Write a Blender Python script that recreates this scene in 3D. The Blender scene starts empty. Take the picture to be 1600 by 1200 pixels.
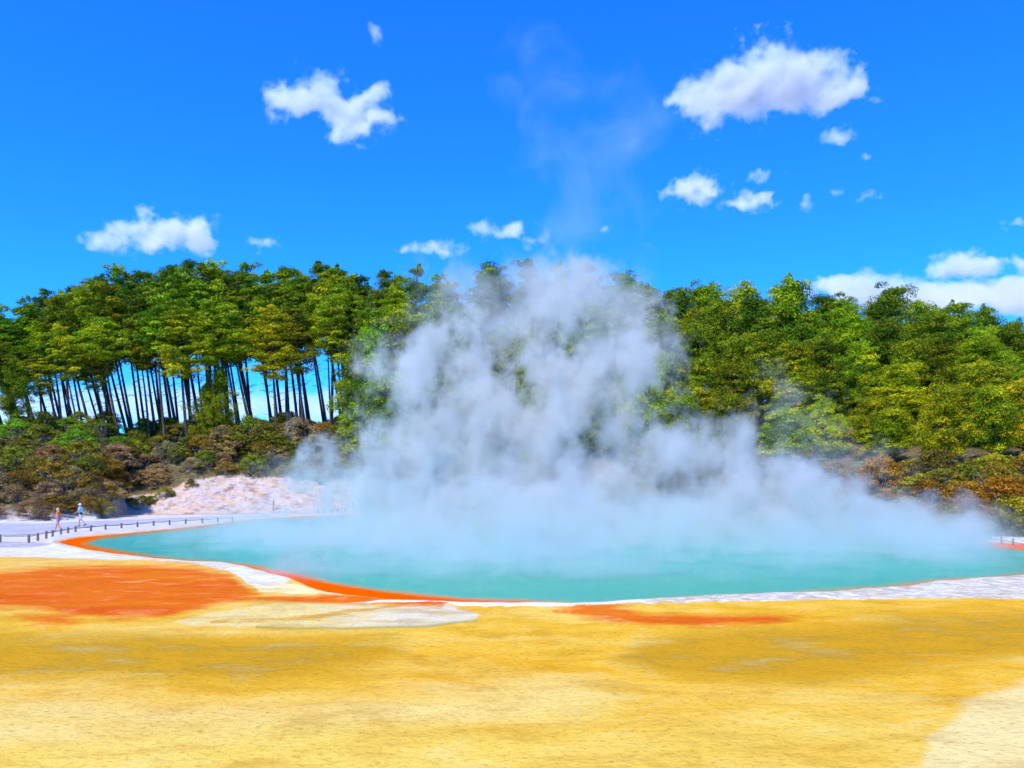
import bpy, bmesh, math, random
import numpy as np
from mathutils import Vector, noise as mnoise
R = math.radians
random.seed(7)
rng = np.random.default_rng(7)
sc = bpy.context.scene
col = sc.collection

# ------------------------------------------------------------------ camera model (for laying out the plan of the site)
F, CX, HY, H = 1256.0, 800.0, 763.0, 3.0        # focal length in photo pixels, centre column, horizon row, eye height
def gx(px, d): return (px - CX) / F * d
def gd(py, z=0.0): return F * (H - z) / (py - HY)
def hz(py, d): return H + (HY - py) / F * d

# ------------------------------------------------------------------ helpers
def link(o, parent=None):
    col.objects.link(o)
    if parent is not None: o.parent = parent
    return o
def tag(o, label=None, cat=None, group=None, kind=None):
    if label: o['label'] = label
    if cat: o['category'] = cat
    if group: o['group'] = group
    if kind: o['kind'] = kind
    return o
def empty(name, loc=(0, 0, 0), rz=0.0):
    o = bpy.data.objects.new(name, None); o.empty_display_size = .3
    o.location = loc; o.rotation_euler = (0, 0, rz); return link(o)
def mesh_np(name, V, Fq, mat=None, attrs=None, smooth=False):
    """V (n,3), Fq (m,k)"""
    V = np.asarray(V, np.float32); Fq = np.asarray(Fq, np.int32)
    k = Fq.shape[1]
    me = bpy.data.meshes.new(name)
    me.vertices.add(len(V)); me.vertices.foreach_set('co', V.ravel())
    me.loops.add(Fq.size); me.loops.foreach_set('vertex_index', Fq.ravel())
    me.polygons.add(len(Fq)); me.polygons.foreach_set('loop_start', np.arange(0, Fq.size, k, dtype=np.int32))
    me.update(calc_edges=True)
    for n, a in (attrs or {}).items():
        at = me.attributes.new(n, 'FLOAT', 'POINT'); at.data.foreach_set('value', np.asarray(a, np.float32))
    if smooth: me.polygons.foreach_set('use_smooth', np.ones(len(Fq), bool))
    if mat: me.materials.append(mat)
    return me
def smooth01(t):
    t = np.clip(t, 0, 1); return t * t * (3 - 2 * t)
def vnoise(x, y, seed=0):
    xi = np.floor(x).astype(np.int64); yi = np.floor(y).astype(np.int64)
    fx = x - xi; fy = y - yi
    def h(a, b):
        n = (a * 374761393 + b * 668265263 + seed * 1442695041) & 0xffffffff
        n = ((n ^ (n >> 13)) * 1274126177) & 0xffffffff
        return ((n ^ (n >> 16)) & 0xffff) / 65535.0
    fx = fx * fx * (3 - 2 * fx); fy = fy * fy * (3 - 2 * fy)
    return (h(xi, yi) * (1 - fx) + h(xi + 1, yi) * fx) * (1 - fy) + (h(xi, yi + 1) * (1 - fx) + h(xi + 1, yi + 1) * fx) * fy
def fbm(x, y, o=4, seed=0):
    s = 0; a = .5; t = 0
    for i in range(o):
        s = s + a * vnoise(x, y, seed + i * 17); t += a; a *= .5; x = x * 2.03 + 5.1; y = y * 2.03 + 1.7
    return s / t

# ------------------------------------------------------------------ node helpers
class NT:
    def __init__(self, name):
        self.m = bpy.data.materials.new(name); self.m.use_nodes = True
        self.t = self.m.node_tree; self.t.nodes.clear()
        self.out = self.t.nodes.new('ShaderNodeOutputMaterial')
    def n(self, typ, **kw):
        x = self.t.nodes.new(typ)
        for k, v in kw.items():
            if k.startswith('_'): setattr(x, k[1:], v)
            else: x.inputs[k.replace('__', ' ')].default_value = v
        return x
    def l(self, a, b): self.t.links.new(a, b)
    def val(self, sock, x):
        if isinstance(x, (int, float)): sock.default_value = x
        elif isinstance(x, (tuple, list)):
            sock.default_value = tuple(x) + ((1,) if len(sock.default_value) == 4 and len(x) == 3 else ())
        else: self.l(x, sock)
    def math(self, op, a, b=None, clamp=False):
        x = self.t.nodes.new('ShaderNodeMath'); x.operation = op; x.use_clamp = clamp
        self.val(x.inputs[0], a)
        if b is not None: self.val(x.inputs[1], b)
        return x.outputs[0]
    def vmath(self, op, a, b=None):
        x = self.t.nodes.new('ShaderNodeVectorMath'); x.operation = op
        self.val(x.inputs[0], a)
        if b is not None:
            self.val(x.inputs[3 if op == 'SCALE' else 1], b)
        return x.outputs['Value' if op in ('LENGTH', 'DISTANCE', 'DOT_PRODUCT') else 'Vector']
    def mix(self, f, a, b, mode='MIX'):
        x = self.t.nodes.new('ShaderNodeMix'); x.data_type = 'RGBA'; x.blend_type = mode
        self.val(x.inputs[0], f); self.val(x.inputs[6], a); self.val(x.inputs[7], b)
        return x.outputs[2]
    def maprange(self, v, a, b, c=0., d=1., smooth=False):
        x = self.t.nodes.new('ShaderNodeMapRange'); x.clamp = True
        if smooth: x.interpolation_type = 'SMOOTHSTEP'
        self.val(x.inputs[0], v)
        for i, q in enumerate((a, b, c, d)): self.val(x.inputs[i + 1], q)
        return x.outputs[0]
    def noise(self, vec, scale, detail=4, rough=.5, dist=0., out='Fac'):
        x = self.t.nodes.new('ShaderNodeTexNoise')
        if vec is not None: self.l(vec, x.inputs['Vector'])
        x.inputs['Scale'].default_value = scale; x.inputs['Detail'].default_value = detail
        x.inputs['Roughness'].default_value = rough; x.inputs['Distortion'].default_value = dist
        return x.outputs[out]
    def attr(self, name):
        x = self.t.nodes.new('ShaderNodeAttribute'); x.attribute_name = name; return x.outputs['Fac']
    def pos(self): return self.t.nodes.new('ShaderNodeNewGeometry').outputs['Position']
    def scaled(self, vec, s): return self.vmath('MULTIPLY', vec, s)
    def bump(self, h, dist, strength=1.):
        x = self.t.nodes.new('ShaderNodeBump'); self.l(h, x.inputs['Height'])
        x.inputs['Distance'].default_value = dist; x.inputs['Strength'].default_value = strength
        return x.outputs[0]
    def principled(self, base, rough=.8, spec=.2, normal=None, surface=True):
        p = self.t.nodes.new('ShaderNodeBsdfPrincipled')
        self.val(p.inputs['Base Color'], base); self.val(p.inputs['Roughness'], rough)
        self.val(p.inputs['Specular IOR Level'], spec)
        if normal is not None: self.l(normal, p.inputs['Normal'])
        if surface: self.l(p.outputs[0], self.out.inputs['Surface'])
        return p
def simple(name, c, rough=.8, vary=.25, scale=6., spec=.2):
    t = NT(name)
    n = t.noise(t.t.nodes.new('ShaderNodeTexCoord').outputs['Object'], scale, 5, .6)
    f = t.maprange(n, .3, .7)
    lo = tuple(v * (1 - vary) for v in c); hi = tuple(min(1, v * (1 + vary)) for v in c)
    t.principled(t.mix(f, lo, hi), rough, spec)
    return t.m

# ------------------------------------------------------------------ light, sky, camera
SUN_EL, SUN_AZ = R(53), R(208)      # azimuth clockwise from +Y: behind the camera, a little to its left
sd = Vector((math.sin(SUN_AZ) * math.cos(SUN_EL), math.cos(SUN_AZ) * math.cos(SUN_EL), math.sin(SUN_EL)))
L = bpy.data.lights.new('sun', 'SUN'); L.energy = 4.6; L.angle = R(.53); L.color = (1, .95, .87)
lo = link(bpy.data.objects.new('sun', L)); lo.rotation_euler = sd.to_track_quat('Z', 'Y').to_euler(); lo.location = (-40, -60, 90)
w = bpy.data.worlds.new('World'); sc.world = w; w.use_nodes = True
wt = w.node_tree; wt.nodes.clear()
wo = wt.nodes.new('ShaderNodeOutputWorld'); bg = wt.nodes.new('ShaderNodeBackground')
sky = wt.nodes.new('ShaderNodeTexSky'); sky.sky_type = 'NISHITA'; sky.sun_disc = False
sky.sun_elevation = SUN_EL; sky.sun_rotation = SUN_AZ; sky.altitude = 300; sky.air_density = 1.0; sky.dust_density = .3; sky.ozone_density = 2.2
hs = wt.nodes.new('ShaderNodeHueSaturation'); hs.inputs['Saturation'].default_value = 1.2; hs.inputs['Hue'].default_value = .5
wt.links.new(sky.outputs[0], hs.inputs['Color'])
gm = wt.nodes.new('ShaderNodeMix'); gm.data_type = 'RGBA'; gm.blend_type = 'MULTIPLY'; gm.inputs[0].default_value = 1
gm.inputs[7].default_value = (.17, 1.06, 2.25, 1)
wt.links.new(hs.outputs[0], gm.inputs[6]); wt.links.new(gm.outputs[2], bg.inputs['Color'])
bg.inputs['Strength'].default_value = .15
wt.links.new(bg.outputs[0], wo.inputs['Surface'])

cam = bpy.data.cameras.new('camera'); co = link(bpy.data.objects.new('camera', cam))
co.location = (0, 0, H); co.rotation_euler = (R(90), 0, 0)
cam.sensor_width = 36; cam.lens = 36 * F / 1600; cam.shift_y = (HY - 600) / 1600
cam.clip_start = .1; cam.clip_end = 9000
sc.camera = co
vs = sc.view_settings; vs.view_transform = 'Standard'; vs.look = 'None'; vs.gamma = 1; vs.exposure = 0
cy = sc.cycles
cy.use_denoising = True
try: cy.denoiser = 'OPENIMAGEDENOISE'
except Exception: pass
cy.max_bounces = 12; cy.volume_bounces = 3; cy.diffuse_bounces = 2; cy.glossy_bounces = 2; cy.transparent_max_bounces = 16
cy.volume_max_steps = 512; cy.sample_clamp_indirect = 6
cy.use_adaptive_sampling = True; cy.adaptive_threshold = .04; cy.adaptive_min_samples = 16; cy.time_limit = 900

# ------------------------------------------------------------------ the lie of the land
PROF = [  # photo column: ground profile going away from the camera as (distance, height)
 (-700, [(66,0),(80,3.5),(98,10),(108,10.5),(135,3)]),
 (0,    [(72,0),(82,3.5),(100,10.5),(110,10.5),(135,3)]),
 (150,  [(77,0),(85,3),(102,10.5),(112,10.5),(135,3)]),
 (200,  [(92,0),(96,1.5),(108,9.5),(115,10.5),(140,3)]),
 (300,  [(93,0),(98,3.6),(110,10),(117,11),(140,3)]),
 (560,  [(98,0),(103,3.8),(115,11),(122,12),(145,4)]),
 (800,  [(97,0),(103,3),(116,10),(125,14),(150,12)]),
 (1100, [(80,0),(88,3.5),(104,10.5),(117,15),(150,15)]),
 (1300, [(64,0),(72,4),(90,9.5),(108,15),(150,15)]),
 (1480, [(52.5,0),(60,3),(80,8.5),(103,14.5),(150,15)]),
 (1600, [(50,0),(58,3),(78,8.5),(101,14.5),(150,15)]),
 (2300, [(47,0),(56,3),(76,8.5),(101,14.5),(150,15)])]
PXK = np.array([p[0] for p in PROF], float)
PD = np.array([[q[0] for q in p[1]] for p in PROF], float); PZ = np.array([[q[1] for q in p[1]] for p in PROF], float)
def terrain(x, y):
    x = np.asarray(x, float); y = np.asarray(y, float)
    px = np.clip(CX + F * x / np.maximum(y, 8), -700, 2300)
    D = [np.interp(px, PXK, PD[:, k]) for k in range(5)]; Z = [np.interp(px, PXK, PZ[:, k]) for k in range(5)]
    z = np.zeros_like(px)
    for k in range(4):
        t = (y - D[k]) / (D[k + 1] - D[k])
        z = np.where((t > 0) & (t <= 1), Z[k] + (Z[k + 1] - Z[k]) * t, z)
    z = np.where(y > D[4], Z[4] * np.exp(-(y - D[4]) / 90), z)
    return z
def tz(x, y): return float(terrain(x, y))
def base_d(px): return float(np.interp(px, PXK, PD[:, 0]))

# ------------------------------------------------------------------ stains and basins, outlined on the plan
def sdf(poly, X, Y):
    """signed distance, positive inside"""
    P = np.array(poly, float); n = len(P)
    d = np.full(X.shape, 1e9); inside = np.zeros(X.shape, bool)
    for i in range(n):
        ax, ay = P[i]; bx, by = P[(i + 1) % n]
        ex, ey = bx - ax, by - ay; wx, wy = X - ax, Y - ay
        t = np.clip((wx * ex + wy * ey) / (ex * ex + ey * ey + 1e-9), 0, 1)
        d = np.minimum(d, (wx - ex * t) ** 2 + (wy - ey * t) ** 2)
        c = (ay > Y) != (by > Y)
        if ey != 0: inside ^= c & (X < (bx - ax) * (Y - ay) / ey + ax)
    d = np.sqrt(d); return np.where(inside, d, -d)
POOL = [(88,847),(110,853),(135,859),(185,867),(240,873),(290,877),(345,879),(375,884),(400,892),(435,900),(458,906),(478,917),(510,926),
 (600,936),(700,941),(810,943),(900,944),(960,941),(1050,936),(1150,930),(1300,924),(1420,917),(1462,909),(1520,905),(1600,899),(1720,888),(1830,874),
 (1800,862),(1700,856),(1620,851),(1560,849),(1500,843),(1400,832),(1250,821),(1100,812),(900,805),(700,803),(550,804),(470,807),(400,811),(300,823),(200,833),(150,837),(120,840)]
WATER = [(128,849),(160,856),(200,864),(240,870),(290,874.5),(345,877),(378,880),(420,887),(460,895),(500,905),(540,914),(600,923),(660,930),(720,935),
 (820,938),(900,941),(960,940),(1050,935),(1150,928),(1300,921),(1400,914),(1480,906),(1560,899),(1660,886),(1640,864),(1570,856),
 (1500,846),(1400,834),(1250,822),(1100,813),(900,806),(700,804),(550,805),(470,808),(400,812),(320,822),(250,829),(200,834.5),(155,840)]
Z_WHITE = [(-900,856),(0,856),(45,855),(85,850),(130,860),(180,867),(240,873),(290,877),(345,879),(375,884),(400,892),(435,900),(460,908),(445,913),(400,916),(385,911),(377,903),
 (352,891),(300,883),(230,878),(150,874),(60,871),(0,870),(-900,874)]
Z_GREY = [(-900,846),(0,846),(60,848),(95,850),(112,856),(70,858),(20,857),(-900,856)]
Z_RED = [(-900,905),(0,893),(70,887),(150,883),(230,883),(310,889),(360,899),(382,915),(410,930),(335,944),(255,964),(190,968),(120,962),(50,951),(0,950),(-900,955)]
Z_RED2 = [(20,962),(90,958),(140,966),(110,978),(50,976)]
Z_TONGUE = [(300,932),(400,931),(470,930),(540,934),(620,940),(700,944),(690,950),(600,945),(520,944),(440,939),(330,940)]
Z_PALE = [(262,974),(300,962),(360,950),(430,941),(520,940),(600,946),(700,948),(752,958),(744,972),(660,980),(560,982),(440,983),(330,980)]
Z_SHORE = [(690,946),(810,943),(900,944),(960,941),(1050,936),(1150,930),(1300,924),(1420,917),(1462,909),(1520,905),(1600,899),(1900,884),(1900,925),(1600,936),(1450,935),(1300,937),(1150,941),(1000,946),(900,950),(800,950)]
Z_RED3 = [(868,956),(905,945),(935,938),(960,948),(1010,957),(1100,962),(1200,961),(1256,965),(1200,973),(1100,978),(1000,975),(930,969)]
Z_DARK = [(-300,985),(100,990),(260,985),(420,990),(600,998),(640,1020),(560,1050),(420,1068),(200,1066),(-300,1075)]
Z_DARK2 = [(1000,1005),(1080,985),(1250,972),(1400,958),(1600,950),(2000,945),(2000,1020),(1600,1026),(1450,1045),(1250,1075),(1050,1060),(960,1030)]
Z_LIGHT = [(1400,1280),(1430,1200),(1455,1150),(1500,1105),(1540,1082),(1600,1062),(1900,1020),(1900,1400),(1200,1400)]
Z_LIGHT2 = [(-300,1085),(100,1078),(300,1085),(600,1075),(900,1060),(1000,1090),(900,1130),(600,1150),(300,1170),(-300,1180)]
Z_BANK = [(150,812),(185,790),(230,775),(280,752),(330,742),(420,738),(520,746),(600,760),(620,800),(500,806),(300,806)]

Z_WHITE2 = [(545,943),(600,942),(700,944.5),(810,944),(900,945),(1000,941),(1010,945),(900,950),(790,951),(720,950),(690,946),(620,945)]
Z_CREAM = [(395,914),(445,912),(480,921),(560,930),(620,935),(600,937.5),(540,934),(470,928),(405,925)]
Z_VEIN = [(325,970),(400,968),(470,962),(540,953),(620,945),(640,946.5),(560,957),(490,967),(410,973),(330,975)]
ROWS_PY = np.concatenate([[2800, 2100, 1750, 1550, 1420, 1330, 1270], np.arange(1225, 950, -1.6), np.arange(950, 812, -.55)])
yrows = np.concatenate([np.array([-60., -30, -12, -4, -1]), 3768 / (ROWS_PY - HY), np.arange(77.5, 122, .42), 122 * 1.06 ** np.arange(1, 68)])
uc = np.linspace(-.68, .68, 760)
uo = .68 * 1.09 ** np.arange(1, 34)
us = np.concatenate([-uo[::-1], uc, uo])
YY, UU = np.meshgrid(yrows, us, indexing='ij')
XX = UU * np.maximum(YY, 8)
PXg = CX + F * UU; PYg = HY + F * H / np.maximum(YY, 4)       # the plan outlines' own coordinates
near = YY < 60
ZZ = terrain(XX, YY)
sp = sdf(POOL, PXg, PYg)
rimn = fbm(XX * .9, YY * .5, 4, 3)
wob = (fbm(XX * .45, YY * .25, 4, 9) - .5) * 7 * np.clip((PYg - 820) / 60, .15, 1)
spw = sp + wob * .55
bank_rough = np.clip(ZZ / 1.5, 0, 1)
ZZ = ZZ + bank_rough * (fbm(XX * .35, YY * .35, 5, 5) - .5) * 1.1
ZZ = ZZ + bank_rough * np.abs(fbm(XX * 1.3, YY * .9, 3, 15) - .5) * .6
flat = (1 - bank_rough) * (YY < 130)
ZZ = ZZ + flat * (fbm(XX * .5, YY * .5, 4, 21) - .5) * .06 + flat * (fbm(XX * 2.2, YY * 2.2, 3, 31) - .5) * .025
ZZ = ZZ + flat * np.exp(-((spw + 5) / 5) ** 2) * (.05 + .07 * rimn) * np.clip(YY / 20, 0, 1)
ZZ = np.where(spw > 0, -.03 - np.clip(spw * .004, 0, .6), ZZ)
ZZ = np.where(YY < 0, -.05, ZZ)
def M(poly, soft, off=0.): return np.clip(.5 + (sdf(poly, PXg, PYg) + off) / (2 * soft), 0, 1)
attrs = {
 'shelf': np.clip(.5 + spw / 4, 0, 1),
 'white': M(Z_WHITE, 3), 'grey': M(Z_GREY, 4), 'red': np.maximum(np.maximum(M(Z_RED, 9), M(Z_RED2, 14) * .8), np.maximum(M(Z_TONGUE, 5), M(Z_RED3, 9))),
 'pale': M(Z_PALE, 5), 'shore': M(Z_SHORE, 4),
 'dark': np.maximum(M(Z_DARK, 28), M(Z_DARK2, 26)), 'light': M(Z_LIGHT, 34), 'pallid': M(Z_LIGHT2, 34),
 'slope': np.clip(ZZ / 1.2, 0, 1), 'gold': np.clip((978 - PYg) / 60, 0, 1) * np.clip((640 - PXg) / 120, 0, 1),
 'back': np.clip((YY - 40) / 6, 0, 1) * np.clip(.5 + (-sp) / 4, 0, 1),
 'cream': M(Z_CREAM, 3), 'crust': M(Z_WHITE2, 2.5), 'vein': M(Z_VEIN, 3), 'fan': np.clip((PXg - 480) / 160, 0, 1),
 'rimline': np.exp(-((sdf(Z_PALE, PXg, PYg) - 1) / 2.2) ** 2) * np.clip((PYg - 962) / 8, 0, 1) * (PXg > 400),
 'yellow': np.clip((PYg - 1040) / 110, 0, 1),
 'bank': np.maximum(M(Z_BANK, 10), 0)}
# the bank lies on the hillside: mark it by distance beyond the foot of the slope, not on the flat plan
bd = np.interp(np.clip(PXg, -700, 2300), PXK, PD[:, 0])
bankm = np.clip((PXg - 150) / 20, 0, 1) * np.clip((640 - PXg) / 60, 0, 1) * np.clip((YY - bd + 4) / 3, 0, 1) * np.clip((bd + np.interp(PXg, [170, 260, 330, 520, 640], [5.5, 5.2, 7.6, 7, 4]) - YY) / 2, 0, 1)
attrs['bank'] = bankm
ni, nj = YY.shape
idx = np.arange(ni * nj).reshape(ni, nj)
quads = np.stack([idx[:-1, :-1], idx[:-1, 1:], idx[1:, 1:], idx[1:, :-1]], -1).reshape(-1, 4)

g = NT('geothermal_ground')
P = g.pos()
st = g.scaled(P, (.24, .42, .3))
n1 = g.noise(st, 1.0, 6, .62, .3)
n2 = g.noise(g.scaled(P, (.8, 1.3, 1)), 1.0, 6, .65)
n3 = g.noise(P, 5.0, 6, .7)
n4 = g.noise(g.scaled(P, (.10, .24, .1)), 1.0, 5, .6, .5)
n5 = g.noise(g.scaled(P, (9, 12, 9)), 1.0, 5, .75)
n7 = g.noise(g.scaled(P, (.6, .95, 1)), 1.0, 8, .74, .4)
n6 = g.noise(g.scaled(P, (2.2, 4.0, 1)), 1.0, 6, .7, .3)
def edge(name, amp=.5, lo=.38, hi=.62, nz=None):
    a = g.attr(name)
    s = g.math('ADD', a, g.math('MULTIPLY', g.math('SUBTRACT', nz or n2, .5), amp))
    return g.maprange(s, lo, hi)
ochre = g.mix(g.maprange(n1, .35, .68), (.84, .40, .010), (.92, .54, .05))
ochre = g.mix(g.math('MULTIPLY', g.maprange(n4, .5, .72), .7), ochre, (.95, .74, .20))
ochre = g.mix(g.math('MULTIPLY', g.maprange(n2, .56, .74), .7), ochre, (.60, .27, .006))
c = g.mix(g.math('MULTIPLY', edge('dark', 1.7, .3, .85, n1), .9), ochre, g.mix(g.maprange(n7, .38, .62), (.44, .22, .004), (.76, .38, .01)))
c = g.mix(g.math('MULTIPLY', edge('yellow', 1.3, .35, 1.0, n1), .62), c, (.90, .62, .11))
c = g.mix(g.math('MULTIPLY', edge('pallid', 1.6, .35, 1.1, n4), .42), c, (.94, .76, .30))
c = g.mix(g.math('MULTIPLY', edge('light', 1.3, .42, .66, n7), .75), c, (.90, .72, .30))
c = g.mix(g.math('MULTIPLY', g.attr('gold'), .7), c, g.mix(n2, (.85, .42, .03), (.88, .60, .20)))
c = g.mix(g.math('MULTIPLY', edge('pale', 1.5, .42, .8, n6), .85), c, g.mix(g.math('ADD', g.maprange(n6, .47, .60, 0, .5), g.math('MULTIPLY', g.attr('fan'), .6), True), (.88, .66, .20), g.mix(g.maprange(n2, .4, .6), (.56, .53, .38), (.84, .78, .62))))
c = g.mix(g.math('MULTIPLY', g.attr('rimline'), .75), c, (.34, .30, .05))
c = g.mix(g.math('MULTIPLY', edge('vein', 2.4, .4, .8, n6), .75), c, (.66, .30, .01))
c = g.mix(edge('red', 1.2, .25, .8), c, g.mix(g.maprange(n1, .35, .65), (.78, .095, .001), (.84, .19, .006)))
c = g.mix(edge('cream', 1.2, .42, .62, n6), c, (.92, .74, .34))
c = g.mix(edge('shore', 1.1, .42, .60, n6), c, g.mix(g.maprange(n6, .42, .58), (.50, .44, .36), (.88, .80, .60)))
c = g.mix(g.attr('back'), c, g.mix(g.maprange(n2, .35, .65), (.62, .55, .52), (.80, .76, .72)))
c = g.mix(edge('grey', .5, .35, .65), c, g.mix(g.maprange(n3, .38, .62), (.33, .31, .33), (.62, .60, .62)))
c = g.mix(edge('white', 1.2, .46, .64, n6), c, g.mix(g.maprange(n6, .40, .62), (.88, .82, .68), (.66, .62, .56)))
c = g.mix(edge('crust', 1., .45, .6, n6), c, (.90, .87, .78))
c = g.mix(edge('shelf', .25, .4, .6), c, g.mix(g.maprange(n2, .3, .7), (.84, .10, .001), (.90, .20, .006)))
soil = g.mix(g.maprange(n3, .35, .65), (.05, .05, .03), (.15, .13, .07))
c = g.mix(g.attr('slope'), c, soil)
bank = g.mix(g.maprange(n2, .42, .66), (.62, .52, .51), (.66, .44, .27))
bank = g.mix(g.maprange(g.noise(g.scaled(P, (.8, .8, 2.4)), 1.0, 6, .75), .50, .62), bank, (.30, .21, .19))
bs = edge('bank', 1.3, .35, .6, n3)
c = g.mix(bs, c, bank)
c = g.mix(g.math('MULTIPLY', g.maprange(n5, .50, .66), .5), c, g.mix(.6, c, (.22, .10, .015)))
c = g.mix(g.math('MULTIPLY', g.maprange(n6, .54, .68), .35), c, g.mix(.5, c, (.45, .22, .03)))
hgt = g.math('ADD', g.math('MULTIPLY', n3, .6), g.math('MULTIPLY', n5, .45))
hgt = g.math('ADD', hgt, g.math('MULTIPLY', n2, 1.2))
c = g.mix(g.math('MULTIPLY', g.maprange(n7, .50, .62), .55), c, g.mix(.65, c, (.50, .21, .004)))
c = g.mix(g.math('MULTIPLY', g.maprange(n7, .36, .46, 1, 0), .40), c, g.mix(.5, c, (.95, .80, .34)))
rough = g.maprange(n1, .3, .7, .62, .9)
c = g.mix(g.math('MULTIPLY', g.maprange(n5, .60, .66), .38), c, g.mix(.75, c, (.16, .07, .01)))
g.principled(c, g.maprange(n1, .3, .7, .8, .95), .04, g.bump(hgt, .05, .9))
ground = link(bpy.data.objects.new('ground', mesh_np('ground', np.stack([XX, YY, ZZ], -1).reshape(-1, 3), quads, g.m, {k: v.ravel() for k, v in attrs.items()}, True)))
tag(ground, 'ochre and orange mineral terrace with white sinter rims around the hot pool', None, None, 'structure')

# ------------------------------------------------------------------ water
wy = np.concatenate([3768 / (np.arange(950, 800, -.7) - HY)])
wu = np.linspace(-.60, .86, 620)
WY, WU = np.meshgrid(wy, wu, indexing='ij'); WX = WU * WY
wpx = CX + F * WU; wpy = HY + F * H / WY
sw = sdf(WATER, wpx, wpy) + (fbm(WX * .3, WY * .3, 4, 40) - .5) * 9 * np.clip((wpy - 830) / 50, .1, 1)
so = sdf(POOL, wpx, wpy)
keep = so > -7
idx = np.arange(WY.size).reshape(WY.shape)
q = np.stack([idx[:-1, :-1], idx[:-1, 1:], idx[1:, 1:], idx[1:, :-1]], -1).reshape(-1, 4)
kq = keep[:-1, :-1] & keep[:-1, 1:] & keep[1:, 1:] & keep[1:, :-1]
q = q[kq.ravel()]
used = np.unique(q); remap = np.full(WY.size, -1); remap[used] = np.arange(len(used))
WV = np.stack([WX, WY, np.full_like(WX, -.022)], -1).reshape(-1, 3)[used]
wm = NT('hot_pool_water')
P = wm.pos()
deep = wm.maprange(wm.math('ADD', wm.attr('deep'), wm.math('MULTIPLY', wm.math('SUBTRACT', wm.noise(wm.scaled(P, (.5, .9, 1)), 1, 5, .6), .5), .35)), .35, .8, 0, 1, True)
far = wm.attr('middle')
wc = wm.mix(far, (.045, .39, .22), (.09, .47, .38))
wc = wm.mix(wm.math('MULTIPLY', wm.maprange(wm.noise(wm.scaled(P, (.25, .6, 1)), 1, 5, .6), .4, .7), .5), wc, (.02, .34, .22))
wave = wm.noise(wm.scaled(P, (2.2, 3.2, 1)), 1, 5, .6)
dd = wm.attr('deep'); wc = wm.mix(wm.maprange(wm.math('ADD', dd, wm.math('MULTIPLY', wm.math('SUBTRACT', wm.noise(wm.scaled(P, (.6, 1, 1)), 1, 6, .65), .5), .5)), .55, .80), (.40, .30, .06), wc)
wc = wm.mix(wm.maprange(wm.math('ADD', dd, wm.math('MULTIPLY', wm.math('SUBTRACT', wm.noise(wm.scaled(P, (.9, 1.4, 1)), 1, 6, .65), .5), .4)), .30, .60), (.86, .105, .0005), wc)
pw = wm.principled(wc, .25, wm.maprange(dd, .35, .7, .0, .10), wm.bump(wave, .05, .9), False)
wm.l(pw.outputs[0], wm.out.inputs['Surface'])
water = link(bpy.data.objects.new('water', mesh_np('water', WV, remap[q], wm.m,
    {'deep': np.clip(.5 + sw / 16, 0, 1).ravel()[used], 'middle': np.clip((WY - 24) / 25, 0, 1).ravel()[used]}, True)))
tag(water, 'turquoise hot spring pool with an orange rim', None, None, 'structure')

# ------------------------------------------------------------------ paths: thin sheets laid on the flat
def strip_sheet(name, lower, upper, mat, label, nz=14, n=160, lift=.03):
    lx = np.linspace(lower[0][0], lower[-1][0], n)
    lp = np.interp(lx, [a[0] for a in lower], [a[1] for a in lower]); up = np.interp(lx, [a[0] for a in upper], [a[1] for a in upper])
    V = []
    for k in range(nz + 1):
        py = lp + (up - lp) * k / nz
        d = 3768 / (py - HY) + (vnoise(lx * .21, lx * 0 + k, 3) - .5) * (.8 if k in (0, nz) else 0)
        x = gx(lx, d); zt = terrain(x, d)
        V.append(np.stack([x, d, zt + lift + .04 * (0 < k < nz)], -1))
    V = np.concatenate(V)
    idx = np.arange(len(V)).reshape(nz + 1, n)
    q = np.stack([idx[:-1, :-1], idx[:-1, 1:], idx[1:, 1:], idx[1:, :-1]], -1).reshape(-1, 4)
    o = link(bpy.data.objects.new(name, mesh_np(name, V, q, mat, None, True)))
    return tag(o, label, None, None, 'structure')
pm = NT('path_surface'); P = pm.pos()
a = pm.noise(pm.scaled(P, (.4, 1.2, 1)), 1, 5, .6); b = pm.noise(P, 9, 4, .7)
cc = pm.mix(pm.maprange(a, .35, .65), (.40, .38, .42), (.56, .53, .55))
pm.principled(pm.mix(pm.math('MULTIPLY', pm.maprange(b, .5, .7), .4), cc, (.30, .28, .30)), .9, .1, pm.bump(b, .02))
strip_sheet('path', [(-700, 842), (0, 838), (60, 835), (100, 829), (150, 823), (260, 817), (420, 808)], [(-700, 820), (0, 818), (60, 819), (100, 817), (150, 815), (260, 810), (420, 805)], pm.m,
            'grey gravel walking path behind the low posts')
strip_sheet('path', [(1480, 843), (1530, 844.5), (1600, 850), (1900, 862)], [(1480, 839.5), (1530, 840), (1600, 842), (1900, 846)],
            simple('pale_path', (.80, .74, .62), .9, .15, 3), 'pale strip of path under the hillside shrubs')

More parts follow.
